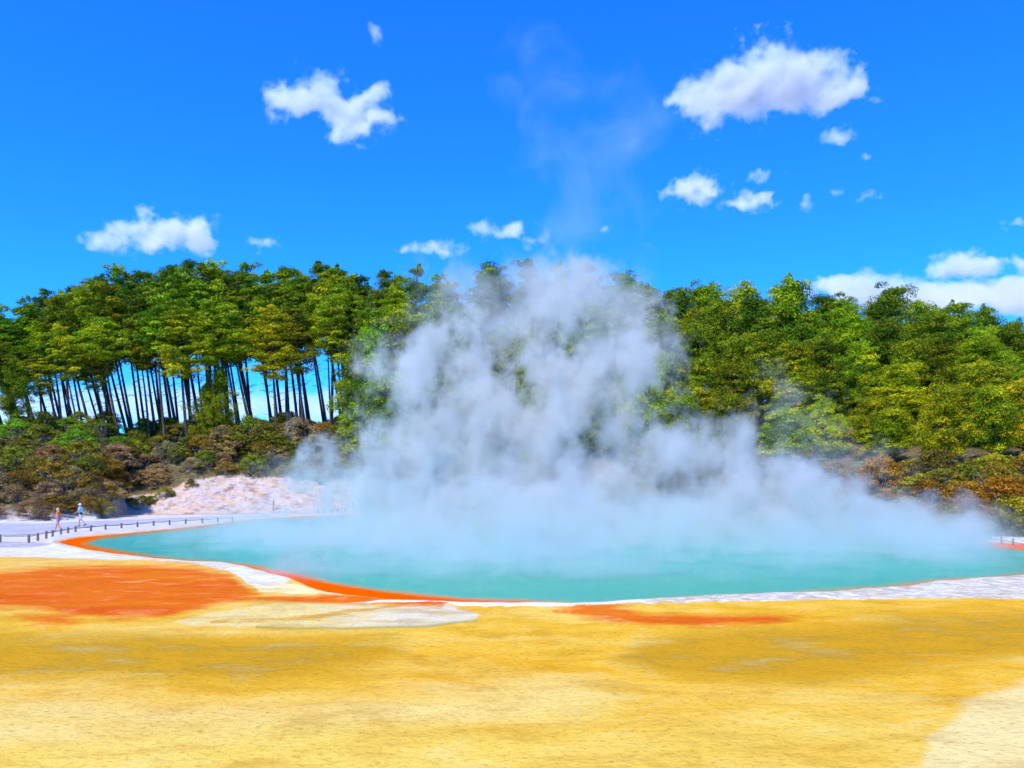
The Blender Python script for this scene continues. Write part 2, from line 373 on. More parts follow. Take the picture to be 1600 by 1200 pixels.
# ------------------------------------------------------------------ foliage
def foliage_mat(name, dark, mid, light, dead=(.16, .07, .02), deadamt=.1):
    t = NT(name)
    tint = t.attr('tint'); oi = t.t.nodes.new('ShaderNodeObjectInfo')
    r = oi.outputs['Random']
    f = t.math('ADD', tint, t.math('MULTIPLY', t.math('SUBTRACT', r, .5), .45), True)
    c1 = t.mix(t.maprange(f, 0, .5), dark, mid)
    c1 = t.mix(t.maprange(f, .5, 1), c1, light)
    c1 = t.mix(t.maprange(t.attr('dead'), 1 - deadamt - .02, 1 - deadamt), c1, dead)
    c1 = t.mix(1.0, c1, oi.outputs['Color'], 'MULTIPLY')
    p = t.principled(c1, .65, .12, None, False)
    tl = t.n('ShaderNodeBsdfTranslucent'); t.l(c1, tl.inputs[0])
    m = t.n('ShaderNodeMixShader'); m.inputs[0].default_value = .25
    t.l(p.outputs[0], m.inputs[1]); t.l(tl.outputs[0], m.inputs[2]); t.l(m.outputs[0], t.out.inputs['Surface'])
    return t.m
PINE = foliage_mat('pine_needles', (.035, .105, .006), (.19, .31, .005), (.48, .52, .008), (.26, .10, .012), .07)
SHRUB = foliage_mat('shrub_leaves', (.11, .11, .04), (.34, .31, .045), (.60, .55, .07), (.30, .13, .03), .10)
def bark_mat(name, a, b):
    t = NT(name); tc = t.t.nodes.new('ShaderNodeTexCoord').outputs['Object']
    n = t.noise(t.scaled(tc, (6, 6, 1.2)), 1, 5, .65)
    t.principled(t.mix(t.maprange(n, .35, .65), a, b), .9, .1, t.bump(n, .04)); return t.m
BARK = bark_mat('pine_bark', (.045, .032, .032), (.13, .10, .095))
TWIG = bark_mat('grey_twigs', (.17, .14, .14), (.36, .32, .32))

def clump_faces(c, rad, n, size, rg, spike=.4, jit=.38, low=-.35, wd=.36):
    """n small leaf shaped faces round an ellipsoid shell"""
    u = rg.normal(size=(n, 3)); u /= np.linalg.norm(u, axis=1)[:, None]
    u[:, 2] = np.where(u[:, 2] < low, -u[:, 2], u[:, 2])
    rr = rg.uniform(.62, 1.08, n)[:, None]
    p = c + u * rad * rr
    nrm = u / rad; nrm /= np.linalg.norm(nrm, axis=1)[:, None]
    nrm = nrm + rg.normal(size=(n, 3)) * jit; nrm /= np.linalg.norm(nrm, axis=1)[:, None]
    a = np.cross(nrm, rg.normal(size=(n, 3))); a /= np.linalg.norm(a, axis=1)[:, None] + 1e-9
    sp = rg.random(n) < spike
    dirv = u + np.array([0, 0, .7]) + rg.normal(size=(n, 3)) * .3; dirv /= np.linalg.norm(dirv, axis=1)[:, None]
    a = np.where(sp[:, None], dirv, a)
    b = np.cross(nrm, a); b /= np.linalg.norm(b, axis=1)[:, None] + 1e-9
    L_ = size * rg.uniform(.7, 1.5, n)[:, None]; W_ = L_ * np.where(sp, .16, wd)[:, None]
    V = np.stack([p - a * L_ * .5, p + b * W_, p + a * L_ * .5, p - b * W_], 1)
    return V.reshape(-1, 3)
def tube(pts, rads, k=6):
    V = []; Q = []
    pts = [Vector(p) for p in pts]
    for i, p in enumerate(pts):
        d = (pts[min(i + 1, len(pts) - 1)] - pts[max(i - 1, 0)]).normalized()
        s = d.cross(Vector((0, 1, .13))).normalized(); t = d.cross(s)
        for j in range(k):
            a = 2 * math.pi * j / k
            V.append(p + (s * math.cos(a) + t * math.sin(a)) * rads[i])
    for i in range(len(pts) - 1):
        for j in range(k):
            Q.append((i * k + j, i * k + (j + 1) % k, (i + 1) * k + (j + 1) % k, (i + 1) * k + j))
    return [tuple(v) for v in V], Q
def merge(parts):
    V = []; Q = []
    for v, q in parts:
        o = len(V); V += v; Q += [tuple(i + o for i in f) for f in q]
    return V, Q

def pine_proto(seed, Ht=20., cb=.5, spread=3.6, lean=0., leafsize=.30, clumps=1.0):
    """trunk + crown of a plantation pine, Ht tall, crown starting at fraction cb"""
    rg = np.random.default_rng(seed)
    n = 12
    bend = rg.uniform(-.5, .5, 2)
    def tp(t): return np.array([lean * Ht * t + bend[0] * math.sin(t * 2.6), bend[1] * math.sin(t * 2.2), Ht * t * .97])
    parts = [tube([tp(i / n) for i in range(n + 1)], [.21 * (1 - .82 * i / n) + (.07 if i == 0 else 0) for i in range(n + 1)], 7)]
    # bare dead stubs under the crown
    for i in range(9):
        t = rg.uniform(.08 if cb < .35 else .22, cb + .05); a = rg.uniform(0, 2 * math.pi); ln = rg.uniform(.4, 1.7)
        p = tp(t); e = p + np.array([math.cos(a) * ln, math.sin(a) * ln, ln * .25])
        parts.append(tube([p, (p + e) / 2 + np.array([0, 0, .05]), e], [.04, .03, .012], 4))
    FV = []; T = []; Dd = []
    t = cb; first = True
    while t < .985:
        q = (t - cb) / (1 - cb)
        prof = (math.sin(min(1, q * 1.15 + .22) * math.pi * .86) ** .75) * (1 - .35 * q)
        m = int(rg.integers(4, 6 if cb > .33 else 7)) if q < .9 else 3
        a0 = rg.uniform(0, 6.28)
        for j in range(m):
            a = a0 + j * 2 * math.pi / m + rg.uniform(-.4, .4)
            ln = max(.35, spread * prof * rg.uniform(.55, 1.2))
            if first: ln *= rg.uniform(.4, 1.0)
            p = tp(t); up = ln * rg.uniform(.12, .55) + .25 * q
            e = p + np.array([math.cos(a) * ln, math.sin(a) * ln, up])
            mid = p + (e - p) * .55 + np.array([0, 0, -.06 * ln])
            parts.append(tube([p, mid, e], [.075 * (1 - .6 * q), .05 * (1 - .5 * q), .015], 4))
            for s in np.linspace(.48, 1., 2 if ln < 1.6 else 3):
                c_ = p + (e - p) * s + rg.normal(size=3) * .22
                k = rg.uniform(.6, 1.3)
                rad = np.array([.96, .96, .54 if cb > .33 else .86]) * (1 if cb > .33 else .93) * k * (.75 + .25 * (spread / 3.6))
                nf = int(150 * k * clumps)
                v = clump_faces(c_, rad, nf, leafsize * .72, rg, .42, .30, -.12, .30)
                FV.append(v)
                base = np.clip(rg.normal(.5, .27) + .10 * (1 - q) - .1 * q, 0, 1)
                T.append(np.repeat(np.clip(base + rg.normal(0, .10, nf), 0, 1), 4))
                Dd.append(np.repeat(np.clip(rg.random(nf) * .97 + (.12 if rg.random() < .06 else 0), 0, 1), 4))
        t += rg.uniform(.036, .066) * (20. / Ht) ** .5; first = False
    # the tip
    for k in range(3):
        v = clump_faces(tp(1) + rg.normal(size=3) * .25, np.array([.35, .35, .65]), 46, leafsize, rg, .7); FV.append(v)
        T.append(np.repeat(rg.uniform(.25, .55, 46), 4)); Dd.append(np.repeat(rg.random(46), 4))
    V = np.concatenate(FV); Q = np.arange(len(V)).reshape(-1, 4)
    tv, tq = merge(parts)
    crown = mesh_np('crown', V, Q, PINE, {'tint': np.concatenate(T), 'dead': np.concatenate(Dd)})
    trunk = mesh_np('trunk', tv, tq, BARK, None, True)
    return trunk, crown
def shrub_proto(seed, flat=False):
    rg = np.random.default_rng(seed)
    parts = []; FV = []; T = []; Dd = []
    W_, Hh = 1.9, 2.3
    ns = 9
    for i in range(ns):
        a = rg.uniform(0, 6.28); r = W_ * rg.uniform(.15, .85)
        e = np.array([math.cos(a) * r, math.sin(a) * r, Hh * rg.uniform(.5, .95) * (1 - .3 * (r / W_) ** 2)])
        parts.append(tube([(0, 0, -.2), e * .5 + rg.normal(size=3) * .15, e], [.06, .04, .015], 4))
        for k in range(3):
            f = e * rg.uniform(.5, .9); g2 = f + rg.normal(size=3) * .5
            parts.append(tube([f, (f + g2) / 2 + np.array([0, 0, .08]), g2], [.03, .02, .012], 4))
    nc = 52
    for i in range(nc):
        a = rg.uniform(0, 6.28); q = rg.random() ** .6; el = rg.uniform(.05, 1) * math.pi / 2
        r = W_ * math.cos(el) * rg.uniform(.75, 1.05); z = Hh * (.12 + .8 * math.sin(el)) * rg.uniform(.8, 1.05)
        c_ = np.array([math.cos(a) * r, math.sin(a) * r, z])
        k = rg.uniform(.6, 1.2); rad = np.array([.52, .52, .28 if flat else .42]) * k
        nf = int(130 * k)
        FV.append(clump_faces(c_, rad, nf, .12, rg, .4, .3, -.2))
        base = np.clip(rg.normal(.5, .22), 0, 1)
        T.append(np.repeat(np.clip(base + rg.normal(0, .13, nf), 0, 1), 4)); Dd.append(np.repeat(np.clip(rg.random(nf) * .96 + (.14 if rg.random() < .12 else 0), 0, 1), 4))
    V = np.concatenate(FV); tv, tq = merge(parts)
    return (mesh_np('stem', tv, tq, TWIG, None, True), mesh_np('foliage', V, np.arange(len(V)).reshape(-1, 4), SHRUB, {'tint': np.concatenate(T), 'dead': np.concatenate(Dd)}))

def place_plant(name, meshes, names, loc, rz, scale, color=(1, 1, 1, 1), tilt=(0, 0)):
    r = empty(name, loc, rz); r.scale = scale; r.rotation_euler = (tilt[0], tilt[1], rz)
    for me, nm in zip(meshes, names):
        o = bpy.data.objects.new(nm, me); o.color = color; link(o, r)
    return r
def nth(n):
    return '%d%s' % (n, 'th' if 10 <= n % 100 <= 20 else {1: 'st', 2: 'nd', 3: 'rd'}.get(n % 10, 'th'))
TALL = [pine_proto(100 + i, 20, [.59, .50, .66, .46, .56, .70, .62, .53][i], [3.0, 3.6, 2.6, 3.3, 2.9, 3.7, 2.4, 3.1][i], clumps=1.0) for i in range(8)]
MIDS = [pine_proto(200 + i, 13, [.20, .28, .15, .25, .2][i], [3.3, 3.0, 3.8, 3.5, 4.0][i], leafsize=.27, clumps=1.15) for i in range(5)]
LOWS = [pine_proto(300 + i, 8, [.15, .22, .1, .2][i], [3.1, 2.8, 3.5, 3.2][i], leafsize=.23, clumps=1.25) for i in range(4)]
SHR = [shrub_proto(400 + i, i % 2 == 0) for i in range(6)]

SKYLINE = [(-300,520),(-100,505),(0,490),(30,485),(60,492),(90,464),(130,450),(180,437),(240,420),(275,422),(332,404),(385,424),(420,412),(480,426),(510,416),(545,412),(580,432),
 (612,442),(642,412),(680,425),(700,417),(740,417),(800,408),(860,411),(920,416),(980,428),(1020,436),(1060,452),(1100,441),(1140,449),(1185,440),(1212,437),(1240,460),(1310,456),
 (1350,461),(1405,464),(1440,480),(1490,474),(1540,487),(1600,492),(1800,500),(2200,520)]
def sky_y(px): return float(np.interp(px, [a[0] for a in SKYLINE], [a[1] for a in SKYLINE]))
def crown_word(w): return 'narrow' if w < .92 else ('broad' if w > 1.08 else 'rounded')
NROW = {}
def pine_row(protos, H0, pxs, dfun, topfun, rowname, group, lean=0., color=(1, 1, 1, 1), cat='pine tree', what='pine', wide=(.8, 1.2), leanfun=None):
    for i, px in enumerate(sorted(pxs)):
        d = dfun(px) + random.uniform(-1.3, 1.3)
        x = gx(px, d); z = tz(x, d) - .15
        top = hz(topfun(px) + random.choice((-9, -3, 2, 6, 12, 18) if px < 640 else (-6, -2, 1, 4, 8, 12)) + random.uniform(-3, 3), d)
        h = max(3., top - z); k = random.randrange(len(protos))
        s = h / H0; wd = random.uniform(*wide)
        ln = (leanfun(px) if leanfun else 0) + random.uniform(-.10, .09)
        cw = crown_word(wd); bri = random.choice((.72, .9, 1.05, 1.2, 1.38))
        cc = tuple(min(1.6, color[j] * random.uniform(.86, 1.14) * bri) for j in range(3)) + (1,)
        sxy = wd * (s ** .5)
        rz = random.uniform(0, 6.28)
        # lean is applied in world space, then the spin about the trunk
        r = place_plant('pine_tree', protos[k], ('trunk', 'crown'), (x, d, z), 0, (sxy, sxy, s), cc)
        from mathutils import Matrix
        r.rotation_mode = 'QUATERNION'
        r.rotation_quaternion = (Matrix.Rotation(ln, 3, 'Y') @ Matrix.Rotation(random.uniform(-.03, .03), 3, 'X') @ Matrix.Rotation(rz, 3, 'Z')).to_quaternion()
        tag(r, '%s-crowned %s, %s from left in the %s' % (cw, what, nth(i + 1), rowname), cat, group)
def spread_px(a, b, step, jit=.35):
    out = []; x = a
    while x < b:
        out.append(x + random.uniform(-jit, jit) * step); x += step
    return out
# tall stand on the left crest
lf = lambda px: -.10 - .10 * max(0, (450 - px) / 450)
drop = lambda k: (lambda px: sky_y(px) + k)
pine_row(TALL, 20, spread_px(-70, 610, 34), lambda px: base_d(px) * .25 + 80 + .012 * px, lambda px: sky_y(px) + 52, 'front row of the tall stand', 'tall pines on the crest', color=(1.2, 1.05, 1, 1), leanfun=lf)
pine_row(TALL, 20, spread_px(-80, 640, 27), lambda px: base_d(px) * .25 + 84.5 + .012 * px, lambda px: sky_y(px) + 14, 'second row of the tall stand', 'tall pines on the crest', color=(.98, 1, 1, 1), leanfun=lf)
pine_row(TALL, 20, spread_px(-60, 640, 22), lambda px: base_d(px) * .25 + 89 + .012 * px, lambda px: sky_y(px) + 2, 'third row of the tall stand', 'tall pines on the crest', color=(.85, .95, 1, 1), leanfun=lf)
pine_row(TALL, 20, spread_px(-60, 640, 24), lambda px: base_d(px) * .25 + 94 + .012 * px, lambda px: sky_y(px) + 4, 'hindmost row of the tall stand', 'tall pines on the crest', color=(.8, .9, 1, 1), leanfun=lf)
pine_row(LOWS, 8, [18, 326, 342, 556], lambda px: base_d(px) * .25 + 79 + .012 * px, lambda px: 585 + 22 * math.sin(px * 1.7), 'young row under the tall stand', 'young pines under the tall stand', color=(.85, .85, 1, 1), wide=(.5, .7), what='young pine')
# middle, behind the steam
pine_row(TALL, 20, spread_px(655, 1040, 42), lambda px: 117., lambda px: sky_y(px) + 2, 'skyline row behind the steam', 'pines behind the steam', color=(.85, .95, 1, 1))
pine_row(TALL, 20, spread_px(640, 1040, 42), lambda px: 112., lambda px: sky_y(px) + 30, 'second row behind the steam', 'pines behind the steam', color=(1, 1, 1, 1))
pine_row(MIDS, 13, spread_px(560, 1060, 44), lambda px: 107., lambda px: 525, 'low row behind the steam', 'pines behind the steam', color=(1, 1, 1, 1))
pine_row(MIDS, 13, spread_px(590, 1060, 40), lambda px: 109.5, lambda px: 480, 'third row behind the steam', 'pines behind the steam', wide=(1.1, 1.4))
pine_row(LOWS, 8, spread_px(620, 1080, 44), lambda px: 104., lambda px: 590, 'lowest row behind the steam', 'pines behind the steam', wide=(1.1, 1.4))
# right hillside
LOW = lambda px: base_d(px)
y0 = lambda px: float(np.interp(px, [1000, 1100, 1250, 1400, 1600], [600, 640, 648, 640, 600]))
def rowtop(f): return lambda px: sky_y(px) * f + y0(px) * (1 - f)
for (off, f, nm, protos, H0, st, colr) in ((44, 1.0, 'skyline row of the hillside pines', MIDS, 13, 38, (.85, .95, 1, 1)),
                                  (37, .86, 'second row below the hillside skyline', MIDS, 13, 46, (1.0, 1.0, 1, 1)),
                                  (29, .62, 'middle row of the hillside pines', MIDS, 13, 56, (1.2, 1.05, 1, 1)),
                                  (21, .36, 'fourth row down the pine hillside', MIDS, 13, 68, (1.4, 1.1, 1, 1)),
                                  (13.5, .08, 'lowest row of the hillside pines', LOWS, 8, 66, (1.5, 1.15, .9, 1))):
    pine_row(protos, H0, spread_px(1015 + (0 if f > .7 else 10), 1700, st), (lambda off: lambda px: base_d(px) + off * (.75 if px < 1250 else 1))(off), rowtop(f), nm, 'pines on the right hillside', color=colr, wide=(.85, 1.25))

# shrubs
def shrub_row(pxs, offs, rowname, group, palette, size=(.8, 1.25), under=0):
    for i, px in enumerate(sorted(pxs)):
        d = base_d(px) + offs(px) + random.uniform(-.7, .7)
        x = gx(px, d); z = tz(x, d) - .25 - under
        cname, cc = random.choice(palette(px))
        s = random.uniform(*size); sh = s * random.uniform(.75, 1.15)
        cc = tuple(c_ * random.uniform(.85, 1.15) for c_ in cc) + (1,)
        r = place_plant('shrub', random.choice(SHR), ('stem', 'foliage'), (x, d, z), random.uniform(0, 6.28), (s, s, sh), cc, (random.uniform(-.1, .1), random.uniform(-.1, .1)))
        tag(r, '%s %s shrub, %s from left in %s' % (cname, 'tall' if sh > 1.1 else ('low' if sh < .8 else 'bushy'), nth(i + 1), rowname), 'shrub', group)
OL = ('olive-green', (.66, .74, .35)); GR = ('fresh green', (.45, .95, .3)); BR = ('rust-brown', (.92, .60, .50)); PU = ('grey-brown', (1.05, .80, 1.9)); DK = ('dark green', (.38, .48, .3))
YG = ('yellow-green', (1.0, .85, .3)); OR = ('orange-brown', (1.25, .60, .25)); KH = ('khaki', (.75, .68, .4))
def ltop(px): return [OL, OL, DK, GR, KH] if px < 480 else [OL, BR, OR]
nrow = 9
for k in range(nrow):
    f = k / (nrow - 1)
    nm = ['row at the foot of the left slope', 'second row up the left slope', 'third row up the left slope', 'fourth row up the left slope', 'middle row of the left slope', 'sixth row up the left slope', 'seventh row up the left slope', 'row just under the tall pines', 'row among the tall pine trunks'][k]
    pal = (lambda f: lambda px: ([PU, BR, BR, OL, PU] if f < .3 else ([BR, PU, OL, KH, OL] if f < .55 else ltop(px))))(f)
    def off(px, f=f):
        s0 = float(np.interp(px, [0, 160, 200, 260, 330, 450, 520, 600], [.8, 1.2, 6.4, 6.8, 7.5, 7.0, 6.0, 5]))
        e0 = float(np.interp(px, [0, 150, 200, 560], [29, 26, 19, 20]))
        return s0 + (e0 - s0) * f
    shrub_row(spread_px(-60, 620, 46 - (k > 5) * 0, .4), off, nm, 'shrubs on the left slope', pal, (.9, 1.35) if k > 1 else (.75, 1.1))
shrub_row([136, 150, 163], lambda px: (80.5 + (px - 136) * .17) - base_d(px), 'step between the slope and the pale bank', 'shrubs on the left slope', lambda px: [PU, BR, PU], (.95, 1.25))
shrub_row([140, 156, 172], lambda px: (87 + (px - 136) * .1) - base_d(px), 'upper step beside the pale bank', 'shrubs on the left slope', lambda px: [PU, BR, OL], (1.1, 1.4))
shrub_row([352, 372, 392, 412, 430, 450, 468], lambda px: 12.5, 'tall clump on the rise before the pine trunks', 'shrubs on the left slope', lambda px: [OL, KH, PU], (1.45, 1.8))
# a few clumps hanging over the pale bank
shrub_row([205, 222, 258, 300, 236], lambda px: 2.2 + (px - 205) * .02, 'clumps hanging over the pale bank', 'shrubs over the pale bank', lambda px: [PU, OL, KH], (.35, .62))
for k, (o, nm) in enumerate(((1.0, 'row at the foot of the right slope'), (3.6, 'second row up the right slope'), (6.4, 'third row up the right slope'), (9.5, 'row under the lowest hillside pines'))):
    shrub_row(spread_px(1040 if k else 1100, 1690, 62 - k * 3, .4), lambda px, o=o: o * (1.0 if px > 1250 else 1.1), nm, 'shrubs on the right slope', lambda px, k=k: ([YG, OR, YG, KH, OR] if k < 2 else [YG, KH, YG, YG, OR]) if px > 1300 else [OL, KH, BR], (.75, 1.1))
shrub_row(spread_px(1330, 1690, 40, .3), lambda px: -.2, 'fringe of the right slope beside the pale path', 'shrubs on the right slope', lambda px: [YG, OR, KH, OL], (.7, .95))
shrub_row(spread_px(640, 1060, 60), lambda px: 2.5, 'row behind the steam', 'shrubs behind the steam', lambda px: [OL, BR], (1, 1.3))
shrub_row(spread_px(640, 1060, 60), lambda px: 7, 'upper row behind the steam', 'shrubs behind the steam', lambda px: [OL, BR], (1, 1.4))

# ------------------------------------------------------------------ low post-and-rope fences
WOOD = simple('weathered_wood', (.22, .17, .14), .85, .4, 9)
ROPE = simple('grey_rope', (.30, .27, .25), .9, .2, 20)
def post_mesh(h, r):
    v, q = tube([(0, 0, -.1), (0, 0, h * .93), (0, 0, h), (0, 0, h + .004)], [r, r * .96, r * .8, r * .05], 8)
    return mesh_np('post', v, q, WOOD, None, False)
def fence(name, pts, h, r, label, group, rope=True, railz=.82, sag=.04):
    d0 = gd(pts[0][1]); e = empty(name, (gx(pts[0][0], d0), d0, 0)); O = Vector(e.location)
    pm_ = post_mesh(h, r); W3 = []
    for px, py in pts:
        d = gd(py); p = Vector((gx(px, d), d, tz(gx(px, d), d)))
        o = bpy.data.objects.new('post', pm_); o.location = p - O; o.rotation_euler = (random.uniform(-.04, .04), random.uniform(-.05, .05), random.uniform(0, 3)); link(o, e)
        W3.append(p + Vector((0, 0, h * railz)))
    if rope:
        pl = []
        for a, b in zip(W3[:-1], W3[1:]):
            for s in range(6):
                t = s / 6; pl.append(a.lerp(b, t) - O - Vector((0, 0, sag * 4 * t * (1 - t))))
        pl.append(W3[-1] - O)
        v, q = tube(pl, [.022] * len(pl), 5)
        link(bpy.data.objects.new('rope', mesh_np('rope', v, q, ROPE, None, True)), e)
    tag(e, label, 'fence', group)
fence('post_fence', [(-70, 846), (0, 848), (45, 848), (59, 845), (72, 841.5), (82, 839.5), (95, 836.5), (106, 834.5), (118, 832.5), (142, 831), (165, 829), (190, 827), (215, 825), (240, 823),
      (265, 821.5), (290, 820), (316, 818.5), (340, 817), (363, 815.5)], .46, .07, 'low wooden post and rope fence along the grey path beside the pool', None)
fence('post_fence', [(497, 803.5), (508, 803), (518, 802.5), (528, 802), (540, 801.6), (552, 801.2)], .62, .07, 'short run of posts at the foot of the pale bank by the steam', None, True)
fence('post_fence', [(1500, 842), (1513, 842.6), (1530, 844), (1547, 846), (1565, 849), (1583, 852), (1603, 856), (1640, 862)], .36, .05, 'row of small thin posts beside the pale path under the right shrubs', None, True, .5, .01)
# thin marker stake on the bank
d = 96.; x = gx(427, d)
v, q = tube([(0, 0, -.1), (.03, 0, .75), (.05, 0, 1.35), (.05, 0, 1.36)], [.06, .055, .05, .005], 6)
o = link(bpy.data.objects.new('marker_stake', mesh_np('marker_stake', v, q, WOOD))); o.location = (x, d, tz(x, d)); tag(o, 'dark upright stake alone in thin mist below the pale bank', 'stake')

# ------------------------------------------------------------------ people
def capsule(bm, a, b, ra, rb, seg=10):
    a = Vector(a); b = Vector(b); d = (b - a)
    n = d.normalized() if d.length > 1e-6 else Vector((0, 0, 1))
    q = n.to_track_quat('Z', 'Y').to_matrix()
    rings = []
    prof = [(-1, 0.15), (-.85, .55), (-.5, .87), (0, 1)]
    for s, w_ in prof: rings.append((a + n * (s * ra), ra * w_))
    for s, w_ in reversed(prof): rings.append((b - n * (s * rb), rb * w_))
    vs_ = []
    for c_, r in rings:
        vs_.append([bm.verts.new(c_ + q @ Vector((math.cos(t) * r, math.sin(t) * r, 0))) for t in [2 * math.pi * k / seg for k in range(seg)]])
    for i in range(len(vs_) - 1):
        for j in range(seg): bm.faces.new((vs_[i][j], vs_[i][(j + 1) % seg], vs_[i + 1][(j + 1) % seg], vs_[i + 1][j]))
    bm.faces.new(list(reversed(vs_[0]))); bm.faces.new(vs_[-1])
def ellipsoid(bm, c, r, rot=None):
    import mathutils
    m = mathutils.Matrix.Translation(c) @ (rot or mathutils.Matrix.Identity(4)) @ mathutils.Matrix.Diagonal((*r, 1))
    bmesh.ops.create_icosphere(bm, subdivisions=3, radius=1, matrix=m)
def remeshed(name, bm, vox, mat, smooth_it=2):
    me = bpy.data.meshes.new(name); bm.to_mesh(me); bm.free()
    o = bpy.data.objects.new(name, me); col.objects.link(o)
    m = o.modifiers.new('r', 'REMESH'); m.mode = 'VOXEL'; m.voxel_size = vox; m.use_smooth_shade = True
    if smooth_it:
        s = o.modifiers.new('s', 'SMOOTH'); s.iterations = smooth_it; s.factor = .5
    dg = bpy.context.evaluated_depsgraph_get(); dg.update()
    nm = bpy.data.meshes.new_from_object(o.evaluated_get(dg))
    bpy.data.objects.remove(o); nm.name = name; nm.materials.clear(); 
    if mat: nm.materials.append(mat)
    return nm
def arm(bm, sh, el, wr, hd, rk=1.):
    capsule(bm, sh, el, .047 * rk, .036 * rk); capsule(bm, el, wr, .036 * rk, .025 * rk)
    sh, el, wr, hd = map(Vector, (sh, el, wr, hd)); d = (hd - wr).normalized()
    side = d.cross(Vector((0, 1, 0))); side = side.normalized() if side.length > .1 else Vector((1, 0, 0)); pn = d.cross(side)
    palm = wr + d * .075
    capsule(bm, wr, palm, .026, .03)
    for k, (o_, ln) in enumerate(((-.027, .062), (-.009, .074), (.009, .070), (.026, .056))):
        b = palm + side * o_ + d * .01; m_ = b + d * ln * .55 + pn * .008; e = m_ + d * ln * .3 + pn * .03
        capsule(bm, b, m_, .0095, .009, 6); capsule(bm, m_, e, .009, .0075, 6)
    t0 = wr + d * .03 - side * .02; t1 = t0 - side * .03 + d * .03 + pn * .01
    capsule(bm, t0, t1, .012, .0095, 6); capsule(bm, t1, t1 + d * .03 + pn * .012, .0095, .008, 6)
def leg(bm, hip, kn, an, toe):
    capsule(bm, hip, kn, .083, .055); capsule(bm, kn, an, .054, .036)
def head(bm, c, fw):
    c = Vector(c); fw = Vector(fw).normalized(); up = Vector((0, 0, 1)); sdv = fw.cross(up)
    ellipsoid(bm, c, (.085, .085, .118)); ellipsoid(bm, c + fw * .02 - up * .055, (.062, .062, .06))
    capsule(bm, c + fw * .085 + up * .005, c + fw * .108 - up * .028, .011, .014, 6)
    for s in (-1, 1):
        ellipsoid(bm, c + sdv * s * .085 - up * .012, (.014, .02, .032))
        ellipsoid(bm, c + fw * .078 + sdv * s * .033 + up * .016, (.014, .014, .010))
    ellipsoid(bm, c + fw * .078 - up * .055, (.02, .026, .009))
def person(loc, face, scale, spec, label):
    root = empty('person', loc, face); root.scale = (scale,) * 3
    J = spec['j']; skin = spec['skin']
    bm = bmesh.new()
    head(bm, J['head'], (0, -1, 0))     # the figure faces -Y of its own frame
    capsule(bm, J['neck'], Vector(J['head']) - Vector((0, 0, .05)), .05, .05)
    ch, pv = Vector(J['chest']), Vector(J['pelvis'])
    ellipsoid(bm, ch, (.165, .105, .21)); capsule(bm, ch - Vector((0, 0, .05)), pv, .13, .13); ellipsoid(bm, pv, (.165, .115, .12))
    capsule(bm, Vector(J['shL']), Vector(J['shR']), .055, .055)
    for s in 'LR':
        arm(bm, J['sh' + s], J['el' + s], J['wr' + s], J['hd' + s]); leg(bm, J['hp' + s], J['kn' + s], J['an' + s], None)
        a = Vector(J['an' + s]); capsule(bm, a + Vector((0, .03, -.05)), a + Vector((0, -.13, -.055 + J.get('tip' + s, 0))), .036, .03)
    body = link(bpy.data.objects.new('body', remeshed('body', bm, .011, simple('skin', skin, .55, .06, 8))), root)
    def shell(name, mat, fn, vox=.014):
        bm = bmesh.new(); fn(bm); link(bpy.data.objects.new(name, remeshed(name, bm, vox, mat)), root)
    def shirt(bm):
        ellipsoid(bm, ch, (.185, .125, .225)); capsule(bm, ch - Vector((0, 0, .05)), pv + Vector((0, 0, .06)), .15, .15)
        capsule(bm, Vector(J['shL']), Vector(J['shR']), .072, .072)
        for s in 'LR':
            a, b = Vector(J['sh' + s]), Vector(J['el' + s]); capsule(bm, a, a.lerp(b, spec['sleeve']), .066, .06)
    def shorts(bm):
        ellipsoid(bm, pv, (.19, .14, .13))
        for s in 'LR':
            a, b = Vector(J['hp' + s]), Vector(J['kn' + s]); capsule(bm, a, a.lerp(b, spec['short']), .105, .095)
    shell('shirt', simple('shirt_cloth', spec['shirt'], .85, .1), shirt); shell('shorts', simple('shorts_cloth', spec['shorts'], .85, .1), shorts)
    hc = Vector(J['head'])
    if spec.get('hair'):
        def hair(bm):
            ellipsoid(bm, hc + Vector((0, .025, .03)), (.098, .098, .105)); ellipsoid(bm, hc + Vector((0, .07, -.08)), (.07, .05, .12))
        shell('hair', simple('hair_strands', spec['hair'], .6, .3, 40), hair, .012)
    if spec.get('cap'):
        def cap(bm):
            ellipsoid(bm, hc + Vector((0, .012, .05)), (.102, .105, .085)); ellipsoid(bm, hc + Vector((0, -.12, .045)), (.075, .07, .012))
        shell('cap', simple('cap_cloth', spec['cap'], .8, .1), cap, .01)
    if spec.get('bag'):
        def bag(bm): ellipsoid(bm, Vector(spec['bagpos']), spec['bagsize'])
        shell(spec['bagname'], simple('bag_cloth', spec['bag'], .8, .2), bag)
    for s in 'LR':
        a = Vector(J['an' + s]); t_ = J.get('tip' + s, 0)
        def shoe(bm): capsule(bm, a + Vector((0, .035, -.048)), a + Vector((0, -.14, -.052 + t_)), .046, .038)
        shell('shoe', simple('shoe_leather', spec['shoe'], .7, .2), shoe, .012)
    tag(root, label, 'person'); return root
JW = dict(head=(0, -.05, 1.56), neck=(0, -.02, 1.42), chest=(0, 0, 1.22), pelvis=(0, .02, .95), shL=(-.16, 0, 1.36), shR=(.16, 0, 1.36),
    elL=(-.23, .02, 1.10), wrL=(-.17, -.21, 1.17), hdL=(-.12, -.28, 1.22), elR=(.23, .10, 1.12), wrR=(.22, -.12, 1.06), hdR=(.21, -.2, 1.07),
    hpL=(-.09, .02, .90), knL=(-.10, -.18, .52), anL=(-.10, -.26, .105), hpR=(.09, .02, .90), knR=(.10, .06, .50), anR=(.10, .30, .17), tipR=-.06)
